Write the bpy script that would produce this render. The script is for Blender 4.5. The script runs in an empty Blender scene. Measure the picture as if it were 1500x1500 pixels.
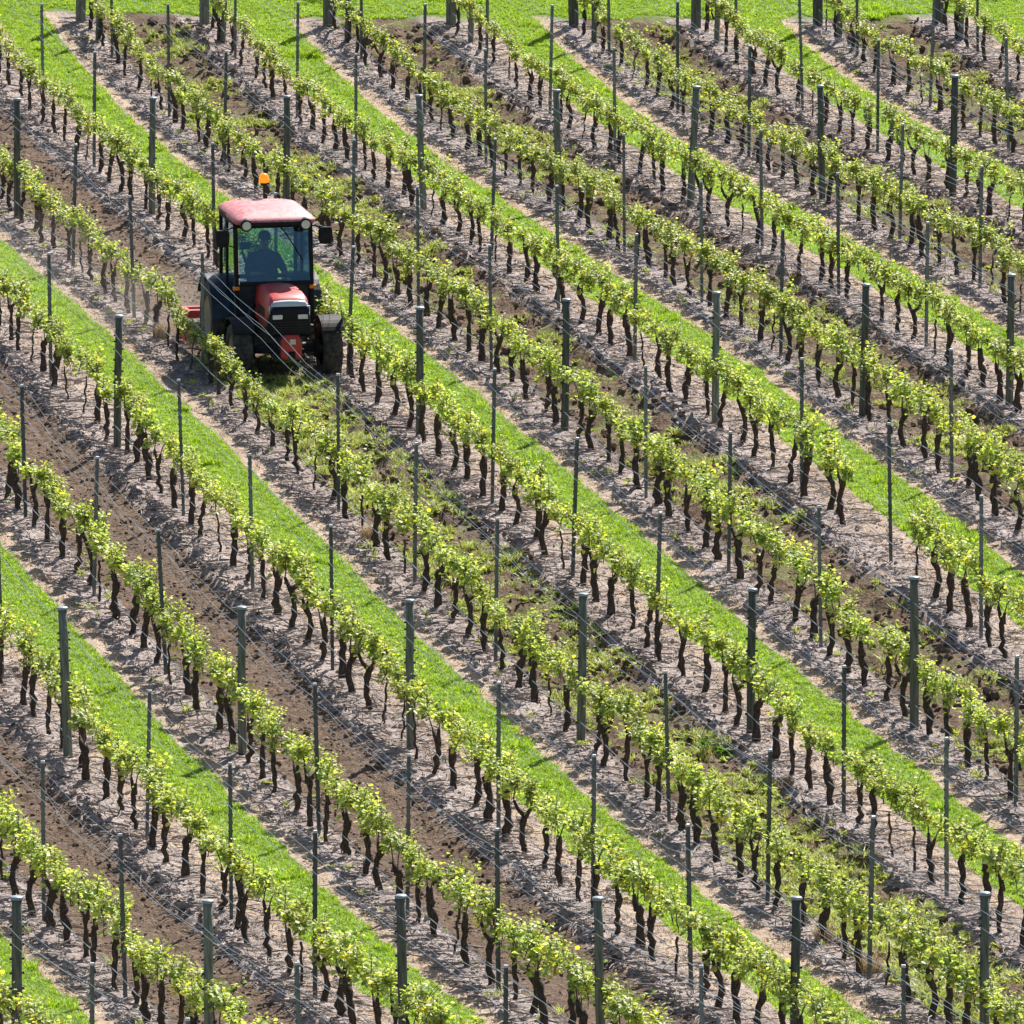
import bpy, bmesh, math, random
import numpy as np
from mathutils import Vector, Matrix
R = math.radians
rng = np.random.default_rng(7)
random.seed(7)
S = bpy.context.scene
COL = S.collection

# ------------------------------------------------------------------ camera, sky, sun
# world frame: X = across the vine rows, Y = along the rows (away from the camera)
CAM = np.array([-27.412, -188.979, 31.374]); YAW = 0.196446; PITCH = R(9.6); FPX = 19800.0
cam = bpy.data.objects.new('camera', bpy.data.cameras.new('camera')); COL.objects.link(cam)
cam.location = CAM; cam.rotation_euler = (R(90) - PITCH, 0, -YAW)
cam.data.sensor_width = 36; cam.data.lens = FPX / 1500 * 36
cam.data.clip_start = 1; cam.data.clip_end = 3000
S.camera = cam
SUN_EL, SUN_AZ = R(45), R(33)                 # azimuth from +Y towards +X
W = bpy.data.worlds.new('World'); S.world = W; W.use_nodes = True
wn = W.node_tree.nodes; bg = wn['Background']; sky = wn.new('ShaderNodeTexSky')
sky.sky_type = 'NISHITA'; sky.sun_disc = False; sky.sun_elevation = SUN_EL; sky.sun_rotation = SUN_AZ
W.node_tree.links.new(sky.outputs[0], bg.inputs[0]); bg.inputs[1].default_value = 0.072
sl = bpy.data.lights.new('sun', 'SUN'); sl.energy = 5.0; sl.angle = R(0.5); sl.color = (1.0, 0.95, 0.87)
sun = bpy.data.objects.new('sun', sl); COL.objects.link(sun)
sdir = Vector((math.sin(SUN_AZ) * math.cos(SUN_EL), math.cos(SUN_AZ) * math.cos(SUN_EL), math.sin(SUN_EL)))
sun.rotation_euler = sdir.to_track_quat('Z', 'Y').to_euler(); sun.location = (40, 60, 60)
S.view_settings.view_transform = 'Standard'; S.view_settings.look = 'None'
S.view_settings.exposure = 0.96; S.view_settings.gamma = 1.0

# ------------------------------------------------------------------ helpers
cf = np.array([math.sin(YAW) * math.cos(PITCH), math.cos(YAW) * math.cos(PITCH), -math.sin(PITCH)])
cr = np.array([math.cos(YAW), -math.sin(YAW), 0.0]); cu = np.cross(cr, cf)
def proj(P):
    d = np.asarray(P, float) - CAM; dep = d @ cf
    return 750 + FPX * (d @ cr) / dep, 750 - FPX * (d @ cu) / dep, dep
def GROUND_PT(px, py):              # where the line of sight through a pixel meets the ground
    d = cf + cr * (px - 750) / FPX + cu * (750 - py) / FPX
    t = np.arange(130, 270, .02); Q = CAM + d * t[:, None]; k = np.argmax(Q[:, 2] < zland(Q[:, 0], Q[:, 1])); return Q[k, 0], Q[k, 1]
def inview(P, m):
    x, y, _ = proj(P); return (x > -m) & (x < 1500 + m) & (y > -m) & (y < 1500 + m)

def tag(o, label=None, cat=None, group=None, kind=None):
    if label: o['label'] = label
    if cat: o['category'] = cat
    if group: o['group'] = group
    if kind: o['kind'] = kind
    return o

class MB:
    """collects verts / faces (+ one colour per vertex) and links them as ONE mesh object"""
    def __init__(s): s.v = []; s.f = []; s.c = []; s.n = 0
    def add(s, v, f, c=None):
        v = np.asarray(v, float).reshape(-1, 3)
        s.v.append(v); s.f += [tuple(i + s.n for i in q) for q in f]
        if c is not None: s.c.append(np.broadcast_to(np.asarray(c, float), (len(v), 3)))
        s.n += len(v); return s
    def box(s, c, d, rot=None, taper=1.0):
        c = np.array(c, float); h = np.array(d, float) / 2
        v = np.array([(x, y, z) for z in (-1, 1) for y in (-1, 1) for x in (-1, 1)], float)
        v[4:, :2] *= taper
        v = v * h
        if rot is not None: v = v @ np.array(rot).T
        return s.add(v + c, [(0, 2, 3, 1), (4, 5, 7, 6), (0, 1, 5, 4), (2, 6, 7, 3), (0, 4, 6, 2), (1, 3, 7, 5)])
    def tube(s, pts, rad, n=6, cap=True, gnarl=0, col=None):
        pts = np.asarray(pts, float); m = len(pts); rad = np.broadcast_to(np.asarray(rad, float), (m,))
        t = np.gradient(pts, axis=0); t /= np.linalg.norm(t, axis=1)[:, None] + 1e-9
        ref = np.array([0.31, 0.95, 0.0]) if abs(t[:, 2]).mean() > .6 else np.array([0, 0, 1.0])
        a = np.cross(t, ref); a /= np.linalg.norm(a, axis=1)[:, None] + 1e-9; b = np.cross(t, a)
        th = np.arange(n) * 2 * math.pi / n
        rr = rad[:, None] * (1 + gnarl * rng.normal(size=(m, n)))
        v = pts[:, None] + rr[..., None] * (a[:, None] * np.cos(th)[None, :, None] + b[:, None] * np.sin(th)[None, :, None])
        f = [(i * n + k, i * n + (k + 1) % n, (i + 1) * n + (k + 1) % n, (i + 1) * n + k) for i in range(m - 1) for k in range(n)]
        if cap: f += [tuple(range(n - 1, -1, -1)), tuple(range((m - 1) * n, m * n))]
        return s.add(v.reshape(-1, 3), f, col)
    def cyl(s, p0, p1, r0, r1=None, n=12): return s.tube([p0, p1], [r0, r0 if r1 is None else r1], n)
    def loft(s, rings, cap=True):
        n = len(rings[0]); m = len(rings)
        f = [(i * n + k, i * n + (k + 1) % n, (i + 1) * n + (k + 1) % n, (i + 1) * n + k) for i in range(m - 1) for k in range(n)]
        if cap: f += [tuple(range(n - 1, -1, -1)), tuple(range((m - 1) * n, m * n))]
        return s.add(np.concatenate([np.asarray(r, float) for r in rings]), f)
    def lathe(s, prof, n=32, axis='x', c=(0, 0, 0)):
        rings = []
        for k in range(n):
            a = 2 * math.pi * k / n
            for (r, w) in prof:
                p = (w, r * math.cos(a), r * math.sin(a)) if axis == 'x' else (r * math.cos(a), r * math.sin(a), w)
                rings.append(p)
        m = len(prof)
        f = [(k * m + i, k * m + i + 1, ((k + 1) % n) * m + i + 1, ((k + 1) % n) * m + i) for k in range(n) for i in range(m - 1)]
        return s.add(np.array(rings) + np.array(c), f)
    def mesh(s, name):
        me = bpy.data.meshes.new(name)
        me.from_pydata(np.concatenate(s.v).tolist(), [], s.f)
        if s.c:
            at = me.attributes.new('col', 'FLOAT_COLOR', 'POINT')
            c = np.concatenate(s.c); at.data.foreach_set('color', np.concatenate([c, np.ones((len(c), 1))], 1).ravel().astype(np.float32))
        return me
    def build(s, name, m, parent=None, smooth=False, bevel=0, fixn=True):
        me = s.mesh(name)
        if fixn:
            b = bmesh.new(); b.from_mesh(me); bmesh.ops.recalc_face_normals(b, faces=b.faces); b.to_mesh(me); b.free()
        return link(name, me, m, parent, smooth, bevel)

def link(name, me, m, parent=None, smooth=False, bevel=0):
    me.materials.append(m)
    if smooth: me.polygons.foreach_set('use_smooth', [True] * len(me.polygons))
    o = bpy.data.objects.new(name, me); COL.objects.link(o)
    if parent: o.parent = parent
    if bevel:
        md = o.modifiers.new('bevel', 'BEVEL'); md.width = bevel; md.segments = 2; md.limit_method = 'ANGLE'; md.angle_limit = R(35)
    return o
def empty(name, loc=(0, 0, 0), rz=0):
    o = bpy.data.objects.new(name, None); COL.objects.link(o); o.location = loc; o.rotation_euler.z = rz
    o.empty_display_size = .2; return o
def dup(root, loc, rz=0, scale=1.0):
    r = root.copy(); COL.objects.link(r); r.location = loc; r.rotation_euler = (0, 0, rz); r.scale = (scale,) * 3
    for ch in root.children:
        c = ch.copy(); COL.objects.link(c); c.parent = r
        for g in ch.children:
            d = g.copy(); COL.objects.link(d); d.parent = c
    return r

# ---- shader helper
class NT:
    def __init__(s, name):
        s.m = bpy.data.materials.new(name); s.m.use_nodes = True; s.t = s.m.node_tree; s.t.nodes.clear()
        s.out = s.n('ShaderNodeOutputMaterial')
    def n(s, t, **k):
        x = s.t.nodes.new(t)
        for a, b in k.items(): setattr(x, a, b)
        return x
    def put(s, sock, v):
        if isinstance(v, bpy.types.NodeSocket): s.t.links.new(v, sock)
        elif v is not None:
            if sock.type == 'RGBA' and len(v) == 3: v = (*v, 1)
            sock.default_value = v
    def math(s, op, a, b=None, c=None, clamp=False):
        x = s.n('ShaderNodeMath', operation=op, use_clamp=clamp)
        for i, v in enumerate((a, b, c)): s.put(x.inputs[i], v)
        return x.outputs[0]
    def noise(s, vec, scale, detail=4, rough=.55, dist=0):
        x = s.n('ShaderNodeTexNoise'); s.put(x.inputs['Vector'], vec); s.put(x.inputs['Scale'], scale)
        s.put(x.inputs['Detail'], detail); s.put(x.inputs['Roughness'], rough); s.put(x.inputs['Distortion'], dist); return x.outputs[0]
    def ramp(s, f, stops, interp='LINEAR'):
        x = s.n('ShaderNodeValToRGB'); s.put(x.inputs[0], f); r = x.color_ramp; r.interpolation = interp
        while len(r.elements) < len(stops): r.elements.new(.5)
        for e, (p, c) in zip(r.elements, stops): e.position = p; e.color = (*c, 1) if len(c) == 3 else c
        return x.outputs[0]
    def mix(s, f, a, b, blend='MIX'):
        x = s.n('ShaderNodeMix', data_type='RGBA', blend_type=blend)
        s.put(x.inputs[0], f); s.put(x.inputs[6], a); s.put(x.inputs[7], b); return x.outputs[2]
    def step(s, x, e, w):            # 0 below e, 1 above, width w
        x1 = s.n('ShaderNodeMapRange', interpolation_type='SMOOTHSTEP')
        s.put(x1.inputs[0], x); x1.inputs[1].default_value = e - w / 2; x1.inputs[2].default_value = e + w / 2; return x1.outputs[0]
    def band(s, x, a, b, w): return s.math('MULTIPLY', s.step(x, a, w), s.math('SUBTRACT', 1.0, s.step(x, b, w)))
    def bump(s, h, st=.5, d=.02):
        x = s.n('ShaderNodeBump'); s.put(x.inputs['Height'], h); x.inputs['Strength'].default_value = st; x.inputs['Distance'].default_value = d; return x.outputs[0]
    def bsdf(s, col, rough=.8, metal=0.0, normal=None, spec=.5, coat=0):
        x = s.n('ShaderNodeBsdfPrincipled'); s.put(x.inputs['Base Color'], col); s.put(x.inputs['Roughness'], rough)
        s.put(x.inputs['Metallic'], metal); s.put(x.inputs['Specular IOR Level'], spec); x.inputs['Coat Weight'].default_value = coat
        if normal is not None: s.put(x.inputs['Normal'], normal)
        return x.outputs[0]
    def done(s, sh): s.t.links.new(sh, s.out.inputs[0]); return s.m

def pmat(name, c0, c1=None, scale=8, rough=.6, metal=0.0, bump=0, coat=0, spec=.5, detail=5, stretch=None, rand=0):
    t = NT(name); tc = t.n('ShaderNodeTexCoord').outputs['Object']
    if stretch:
        mp = t.n('ShaderNodeMapping'); t.put(mp.inputs[0], tc); mp.inputs['Scale'].default_value = stretch; tc = mp.outputs[0]
    nz = t.noise(tc, scale, detail)
    col = t.ramp(nz, [(.32, c0), (.68, c1 or c0)])
    if rand:
        v = t.math('MULTIPLY_ADD', t.n('ShaderNodeObjectInfo').outputs['Random'], rand, 1 - rand / 2); cc_ = t.n('ShaderNodeCombineColor'); [t.put(cc_.inputs[i], v) for i in range(3)]; col = t.mix(1.0, col, cc_.outputs[0], 'MULTIPLY')
    return t.done(t.bsdf(col, rough, metal, t.bump(nz, .6, bump) if bump else None, spec, coat))

def leafmat(name, reflect, trans, attr=True, rough=.38, tw=.5):
    t = NT(name)
    oi = t.n('ShaderNodeObjectInfo').outputs['Random']
    if attr:
        a = t.n('ShaderNodeAttribute', attribute_name='col').outputs['Color']
    else: a = (1, 1, 1)
    v = t.math('MULTIPLY_ADD', oi, .3, .85)
    vv = t.n('ShaderNodeCombineColor'); [t.put(vv.inputs[i], v) for i in range(3)]
    a = t.mix(1.0, a, vv.outputs[0], 'MULTIPLY')
    p = t.bsdf(t.mix(1.0, a, reflect, 'MULTIPLY'), rough, 0, None, .5)
    tr = t.n('ShaderNodeBsdfTranslucent'); t.put(tr.inputs[0], t.mix(1.0, a, trans, 'MULTIPLY'))
    mx = t.n('ShaderNodeMixShader'); mx.inputs[0].default_value = tw
    t.t.links.new(p, mx.inputs[1]); t.t.links.new(tr.outputs[0], mx.inputs[2])
    return t.done(mx.outputs[0])

# ---- numpy noise
def vnoise(x, y, seed=0):
    xi = np.floor(x).astype(np.int64); yi = np.floor(y).astype(np.int64); fx = x - xi; fy = y - yi
    def h(a, b):
        n = (a * 374761393 + b * 668265263 + seed * 974711) & 0x7fffffff
        n = ((n ^ (n >> 13)) * 1274126177) & 0x7fffffff
        return ((n ^ (n >> 16)) & 0xffff) / 65535.0
    sx = fx * fx * (3 - 2 * fx); sy = fy * fy * (3 - 2 * fy)
    return (h(xi, yi) * (1 - sx) + h(xi + 1, yi) * sx) * (1 - sy) + (h(xi, yi + 1) * (1 - sx) + h(xi + 1, yi + 1) * sx) * sy
def fbm(x, y, f, o=3, seed=0):
    r = 0; a = 1; t = 0
    for k in range(o): r = r + a * vnoise(x * f, y * f, seed + k * 17); t += a; a *= .5; f *= 2.03
    return r / t
def sstep(x, a, b):
    t = np.clip((x - a) / (b - a), 0, 1); return t * t * (3 - 2 * t)

# ------------------------------------------------------------------ lie of the land
ROW = 2.2; LTH = 22.5652; SPAN = LTH / 4; YEND = LTH + 19.86
ZC = [0.61509, -0.28603, -0.52682, -0.40191, -0.72929, 0.30800, -0.43862, -0.02588, 0.98027, 0.05709, 0.50036]
def zland(x, y):
    x = np.asarray(x, float); y = np.asarray(y, float)
    yc = np.clip(y, -58, 47); xc = np.clip(x, -16, 36); X = xc / 15; Y = yc / 40; c = ZC
    z = c[0]*Y + c[1]*X + c[2]*Y*Y + c[3]*X*Y + c[4]*Y**3 + c[5]*X*X + c[6]*X*Y*Y + c[7]*X*X*Y + c[8]*Y**4 + c[9]*X*Y**3 + c[10]*Y**5
    return z + .16 * np.clip(y - 47, 0, 150) - .03 * np.clip(-58 - y, 0, 500)
def alley(x):      # fraction 0..1 over a pair of alleys (0-.5 grass alley, .5-1 worked alley)
    return np.mod(np.asarray(x) / (2 * ROW), 1.0)
def fresh(x, y):   # alleys already worked by the cultivator
    return (x < 5.5) | ((x < 9.5) & (y > 7.2))
def micro(x, y):
    u = alley(x + .10 * (vnoise(x * .7, y * .7, 3) - .5)); t = np.clip((u - .5) * 2, 0, 1)
    inrow = sstep(y, YEND + .8, YEND - .2)
    wk = sstep(u, .52, .565) * sstep(u, .945, .89)
    gr = sstep(u, .13, .17) * sstep(u, .39, .35)
    fr = fresh(x, y).astype(float)
    lump = fbm(x, y, 3.2, 3, 11) - .5; fine = fbm(x, y, 8.0, 2, 29) - .5; clod = np.clip(fbm(x, y, 5.0, 2, 41) - .53, 0, 1)
    z = .02 * (fbm(x, y, .8, 2, 5) - .5)
    z = z + (1 - gr) * (1 - wk) * (.09 * lump + .085 * fine)
    z = z + wk * (-.05 + (.055 + .05 * (1 - fr)) * lump + (.06 + .04 * fr) * fine + (.12 + .30 * (1 - fr)) * clod)
    berm = np.exp(-((t - .80) / .06) ** 2) + .4 * np.exp(-((t - .10) / .05) ** 2)
    z = z + berm * (.05 + .16 * np.clip(lump + .1, 0, 1)) * (u > .5)
    z = z + gr * .012 * lump * 2
    return z * inrow + (1 - inrow) * .02 * lump
def zg(x, y): return zland(x, y)

# ------------------------------------------------------------------ ground
def ground():
    s = np.concatenate([[-700, -400, -200, -100, -50, -30, -20, -15], np.arange(-12, 12.001, .07), [15, 20, 30, 50, 100, 200, 400, 700]])
    y = np.concatenate([[-500, -350, -250, -150, -110, -80, -65, -58], np.arange(-53, 52, .10), [56, 62, 75, 100, 150, 250, 450, 800]])
    Sg, Y = np.meshgrid(s, y)
    X = Sg + 9.0 + .205 * (np.clip(Y, -60, 60) + 6.3)
    fade = sstep(np.abs(Sg), 14, 12) * sstep(Y, -58, -53) * sstep(Y, 56, 52)
    Z = zland(X, Y) + micro(X, Y) * fade
    ny, nx = X.shape
    me = bpy.data.meshes.new('ground')
    i = (np.arange(ny - 1)[:, None] * nx + np.arange(nx - 1)[None]).ravel()
    q = np.stack([i, i + 1, i + nx + 1, i + nx], 1).astype(np.int32)
    me.vertices.add(nx * ny); me.vertices.foreach_set('co', np.stack([X, Y, Z], -1).ravel().astype(np.float32))
    me.loops.add(q.size); me.loops.foreach_set('vertex_index', q.ravel())
    me.polygons.add(len(q)); me.polygons.foreach_set('loop_start', (np.arange(len(q)) * 4).astype(np.int32))
    me.update(calc_edges=True)
    t = NT('vineyard_ground'); pos = t.n('ShaderNodeNewGeometry').outputs['Position']
    sp = t.n('ShaderNodeSeparateXYZ'); t.put(sp.inputs[0], pos); x, y = sp.outputs[0], sp.outputs[1]
    n1 = t.noise(pos, .55, 2); n2 = t.noise(pos, 5, 3); n3 = t.noise(pos, 22, 6, .65); n4 = t.noise(pos, 1.6, 3); n5 = t.noise(pos, 60, 3, .7)
    xw = t.math('ADD', x, t.math('ADD', t.math('MULTIPLY_ADD', n1, .16, -.08), t.math('MULTIPLY_ADD', n2, .12, -.06)))
    u = t.math('FRACT', t.math('DIVIDE', xw, 4.4))
    yw = t.math('ADD', y, t.math('MULTIPLY_ADD', n4, 1.2, -.6))
    head = t.step(yw, YEND + .7, .5)
    grass = t.math('MAXIMUM', t.band(u, .156, .352, .010), head)
    litter = t.ramp(t.math('ADD', t.math('MULTIPLY', n3, .75), t.math('MULTIPLY', n2, .25)),
                    [(.33, (.10, .08, .076)), (.43, (.31, .25, .232)), (.54, (.50, .415, .38)), (.70, (.69, .59, .545))])
    straw = t.ramp(n3, [(.3, (.40, .28, .19)), (.55, (.64, .49, .36)), (.8, (.72, .58, .44))])
    soil = t.ramp(t.math('ADD', t.math('MULTIPLY', n3, .6), t.math('MULTIPLY', n2, .4)), [(.36, (.05, .032, .022)), (.5, (.15, .098, .066)), (.68, (.29, .20, .14))])
    turf = t.ramp(n3, [(.3, (.10, .18, .015)), (.7, (.20, .31, .03))])
    st = t.math('MAXIMUM', t.band(u, .345, .412, .02), t.math('MULTIPLY', t.band(u, .05, .15, .05), t.step(n2, .48, .25)))
    c = t.mix(t.math('MULTIPLY', st, .85), litter, straw)
    wk = t.band(u, .548, .885, .03)
    c = t.mix(t.math('MULTIPLY', t.step(n1, .5, .25), .35), c, t.mix(1.0, c, (.62, .56, .52), 'MULTIPLY')); c = t.mix(wk, c, soil)
    fr = t.math('MAXIMUM', t.math('LESS_THAN', x, 5.5), t.math('MULTIPLY', t.math('LESS_THAN', x, 9.5), t.math('GREATER_THAN', y, 7.2)))
    weed = t.math('MULTIPLY', t.math('MULTIPLY', t.band(u, .56, .87, .06), t.step(n4, .54, .14)), t.math('SUBTRACT', 1.0, fr))
    c = t.mix(t.math('MULTIPLY', weed, .45), c, t.mix(.5, turf, (.30, .29, .12)))
    c = t.mix(grass, c, turf)
    hb = t.math('ADD', n3, t.math('MULTIPLY', n5, .5))
    n6 = t.noise(pos, 11, 4, .6, .8); b = t.bump(t.math('ADD', hb, t.math('MULTIPLY', n6, 1.2)), 1.0, .055)
    me.materials.append(t.done(t.bsdf(c, .92, 0, b, .2)))
    me.polygons.foreach_set('use_smooth', np.ones(len(q), bool))
    o = bpy.data.objects.new('ground', me); COL.objects.link(o); tag(o, kind='structure')
ground()

# ------------------------------------------------------------------ scattering of stuff
def gn_group(coll):
    g = bpy.data.node_groups.new('scatter_' + coll.name, 'GeometryNodeTree')
    g.interface.new_socket('Geometry', in_out='INPUT', socket_type='NodeSocketGeometry')
    g.interface.new_socket('Geometry', in_out='OUTPUT', socket_type='NodeSocketGeometry')
    N = g.nodes.new; L = g.links.new
    gi, go = N('NodeGroupInput'), N('NodeGroupOutput')
    ci = N('GeometryNodeCollectionInfo'); ci.inputs[0].default_value = coll; ci.inputs[1].default_value = True; ci.inputs[2].default_value = True
    ip = N('GeometryNodeInstanceOnPoints'); ip.inputs['Pick Instance'].default_value = True
    def at(nm, ty):
        a = N('GeometryNodeInputNamedAttribute'); a.data_type = ty; a.inputs[0].default_value = nm
        return [o for o in a.outputs if o.enabled and o.name == 'Attribute'][0]
    er = N('FunctionNodeEulerToRotation')
    L(gi.outputs[0], ip.inputs['Points']); L(ci.outputs[0], ip.inputs['Instance'])
    L(at('idx', 'INT'), ip.inputs['Instance Index']); L(at('rot', 'FLOAT_VECTOR'), er.inputs[0]); L(er.outputs[0], ip.inputs['Rotation'])
    L(at('scl', 'FLOAT'), ip.inputs['Scale']); L(ip.outputs[0], go.inputs[0])
    return g
def scatter(name, P, rot, scl, idx, coll, label, cat):
    me = bpy.data.meshes.new(name); n = len(P)
    me.vertices.add(n); me.vertices.foreach_set('co', P.ravel().astype(np.float32))
    a = me.attributes.new('rot', 'FLOAT_VECTOR', 'POINT'); a.data.foreach_set('vector', rot.ravel().astype(np.float32))
    a = me.attributes.new('scl', 'FLOAT', 'POINT'); a.data.foreach_set('value', scl.astype(np.float32))
    a = me.attributes.new('idx', 'INT', 'POINT'); a.data.foreach_set('value', idx.astype(np.int32))
    o = bpy.data.objects.new(name, me); COL.objects.link(o)
    md = o.modifiers.new('scatter', 'NODES'); md.node_group = gn_group(coll)
    tag(o, label, cat, kind='stuff'); return o
def source(name, meshes, m):
    c = bpy.data.collections.new(name)
    for k, me in enumerate(meshes):
        me.materials.append(m); c.objects.link(bpy.data.objects.new('%s_%02d' % (name, k), me))
    return c
def randpts(n):   # random ground points that the picture (plus a margin) can see
    y = rng.uniform(-52, 50, n); x = rng.uniform(-11.5, 11.5, n) + 9.0 + .205 * (y + 6.3)
    P = np.stack([x, y, zland(x, y)], 1); P = P[inview(P, 130)]
    return P
def settle(P, dz=0.0): P[:, 2] = zland(P[:, 0], P[:, 1]) + micro(P[:, 0], P[:, 1]) + dz; return P
def rz(n, tilt=.0):
    r = rng.normal(0, tilt, (n, 3)) if tilt else np.zeros((n, 3)); r[:, 2] = rng.uniform(0, 6.283, n); return r
AREA = 23.0 * 102
def density_pts(per_m2, w):           # w(x, y) -> probability 0..1
    P = randpts(int(AREA * per_m2)); k = rng.uniform(size=len(P)) < w(P[:, 0], P[:, 1]); return P[k]

# grass tufts
def tuft(nb, h, spread, lean, wid, cols):
    m = MB()
    for _ in range(nb):
        a = rng.uniform(0, 6.283); r = spread * math.sqrt(rng.uniform()); b = np.array([r * math.cos(a), r * math.sin(a), -.01])
        d = rng.uniform(0, 6.283); hh = h * rng.uniform(.55, 1.1); ln = lean * rng.uniform(.3, 1.3) * hh
        dv = np.array([math.cos(d), math.sin(d), 0]); sv = np.array([-dv[1], dv[0], 0]) * wid * rng.uniform(.7, 1.2)
        p1 = b + dv * ln * .35 + np.array([0, 0, hh * .6]); p2 = b + dv * ln + np.array([0, 0, hh * .95])
        c = cols[rng.integers(len(cols))] * rng.uniform(.8, 1.15)
        m.add([b - sv, b + sv, p1 + sv * .8, p1 - sv * .8, p2], [(0, 1, 2, 3), (3, 2, 4)], c)
    return m.mesh('tuft')
GC = [np.array(c) for c in ((.9, 1.0, .6), (1.0, 1.0, .6), (.82, .95, .6), (1.1, 1.02, .65))]
mgrass = leafmat('grass_blade', (.23, .35, .036), (.45, .63, .04), rough=.5, tw=.5)
grass_src = source('grass_tuft', [tuft(22, .06, .055, 1.0, .0045, GC) for _ in range(6)] + [tuft(22, .12, .07, .8, .006, GC) for _ in range(2)], mgrass)
def wgrass(x, y):
    xw = x + .14 * (vnoise(x * .9, y * .9, 71) - .5) + .08 * (vnoise(x * 6, y * 6, 72) - .5); u = alley(xw)
    k = ((u > .156) & (u < .346)) | (y > YEND + .7 + .8 * (vnoise(x * 1.5, y * 1.5, 73) - .5))
    return k * (.75 + .25 * fbm(x, y, 1.3, 2, 75))
P = density_pts(330, wgrass); P = settle(P); n = len(P)
big = fbm(P[:, 0], P[:, 1], 1.1, 2, 81) > .74
scatter('lawn_grass', P, rz(n, .12), rng.uniform(.7, 1.15, n) * (.8 + .45 * fbm(P[:, 0], P[:, 1], .8, 2, 82)), np.where(big & (rng.uniform(size=n) < .5), rng.integers(6, 8, n), rng.integers(0, 6, n)),
        grass_src, 'short bright green grass in the mown alleys and headland', 'grass')
# weeds (pale, leafy) in the unworked alleys
def rosette(nl, L_, cols):
    m = MB()
    for k in range(nl):
        a = rng.uniform(0, 6.283); e = rng.uniform(.2, 1.1); d = np.array([math.cos(a) * math.cos(e), math.sin(a) * math.cos(e), math.sin(e)])
        s_ = np.array([-math.sin(a), math.cos(a), 0]); l = L_ * rng.uniform(.6, 1.2); w = l * rng.uniform(.16, .3)
        up = np.cross(d, s_) * -.15 * l
        m.add([(0, 0, 0), d * l * .5 + s_ * w, d * l - np.array([0, 0, .2 * l]), d * l * .5 - s_ * w, d * l * .5 + up], [(0, 1, 4), (4, 1, 2), (0, 4, 3), (4, 2, 3)], cols[rng.integers(len(cols))] * rng.uniform(.8, 1.2))
    return m.mesh('weed')
mweed = leafmat('weed_leaf', (.42, .46, .22), (.50, .54, .17), rough=.5, tw=.42)
weed_src = source('weed_rosette', [rosette(14, .10, GC) for _ in range(4)] + [tuft(18, .13, .06, 1.0, .007, GC) for _ in range(3)], mweed)
def wweed(x, y):
    u = alley(x); k = (u > .545) & (u < .89) & ~fresh(x, y) & (y < YEND)
    near = np.where(x > 9.2, -.13, np.where(y > -8, .12, .05))
    return k * sstep(fbm(x, y, .9, 3, 91) + near, .40, .60) + .015 * ((u > .42) & (u < .6)) * (y < YEND)
P = density_pts(105, wweed); P = settle(P); n = len(P)
scatter('alley_weeds', P, rz(n, .15), rng.uniform(.5, 1.25, n), rng.integers(0, 7, n), weed_src, 'patchy pale green weeds in the unworked alleys', 'weeds')
# dry straw
mdry = leafmat('dry_straw', (.50, .37, .23), (.35, .25, .13), rough=.7, tw=.25)
dry_src = source('dry_tuft', [tuft(9, .05, .08, 2.2, .005, [np.array((1, 1, 1.)), np.array((.8, .8, .85)), np.array((1.15, 1.1, 1.0))]) for _ in range(4)], mdry)
def wdry(x, y):
    u = alley(x); return (((u > .355) & (u < .415)) * .9 + ((u > .02) & (u < .16)) * .6 + (u > .9) * .15) * (y < YEND + .8)
P = density_pts(60, wdry); P = settle(P); n = len(P)
scatter('straw_litter', P, rz(n, .2), rng.uniform(.5, 1.1, n), rng.integers(0, 4, n), dry_src, 'dry straw along the edges of the grass alleys', 'straw')
# clods
def clod():
    bm = bmesh.new(); bmesh.ops.create_icosphere(bm, subdivisions=2, radius=1)
    o = rng.uniform(0, 50, 3)
    for v in bm.verts:
        p = np.array(v.co); k = .55 + .45 * float(vnoise(p[0] * 1.6 + o[0], p[1] * 1.6 + p[2] * 2.3 + o[1], 7)) + .25 * float(vnoise(p[0] * 4 + o[2], p[1] * 4 - p[2] * 4, 9))
        v.co = v.co * k; v.co.z *= .75
    me = bpy.data.meshes.new('clod'); bm.to_mesh(me); bm.free(); return me
def soilmat(name, c0, c1, c2):
    t = NT(name); pos = t.n('ShaderNodeNewGeometry').outputs['Position']; n3 = t.noise(pos, 25, 5, .65)
    rnd = t.n('ShaderNodeObjectInfo').outputs['Random']
    c = t.ramp(t.math('ADD', t.math('MULTIPLY', n3, .7), t.math('MULTIPLY', rnd, .3)), [(.3, c0), (.5, c1), (.75, c2)])
    return t.done(t.bsdf(c, .95, 0, t.bump(n3, .8, .02), .15))
clod_src = source('soil_clod', [clod() for _ in range(6)], soilmat('soil_clod', (.075, .05, .036), (.18, .12, .085), (.33, .24, .18)))
crumb_src = source('litter_crumb', [clod() for _ in range(5)], soilmat('litter_crumb', (.18, .14, .125), (.44, .35, .31), (.70, .58, .52)))
def wclod(x, y):
    u = alley(x); t = (u - .5) * 2; k = (u > .535) & (u < .93) & (y < YEND)
    f = fresh(x, y); nz = sstep(fbm(x, y, 1.6, 3, 61), .45, .7)
    return k * (np.where(f, .8, .5) * (.3 + nz) + .5 * np.exp(-((t - .78) / .07) ** 2) + .25 * np.exp(-((t - .18) / .06) ** 2))
P = density_pts(70, wclod); P = settle(P, -.004); n = len(P)
sz = .015 + .062 * rng.beta(1.1, 4.5, n) * np.where(fresh(P[:, 0], P[:, 1]), .9, 2.0)
scatter('soil_clods', P, rng.uniform(0, 6.28, (n, 3)), sz, rng.integers(0, 6, n), clod_src, 'loose brown soil clods in the cultivated alleys', 'soil')
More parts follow.
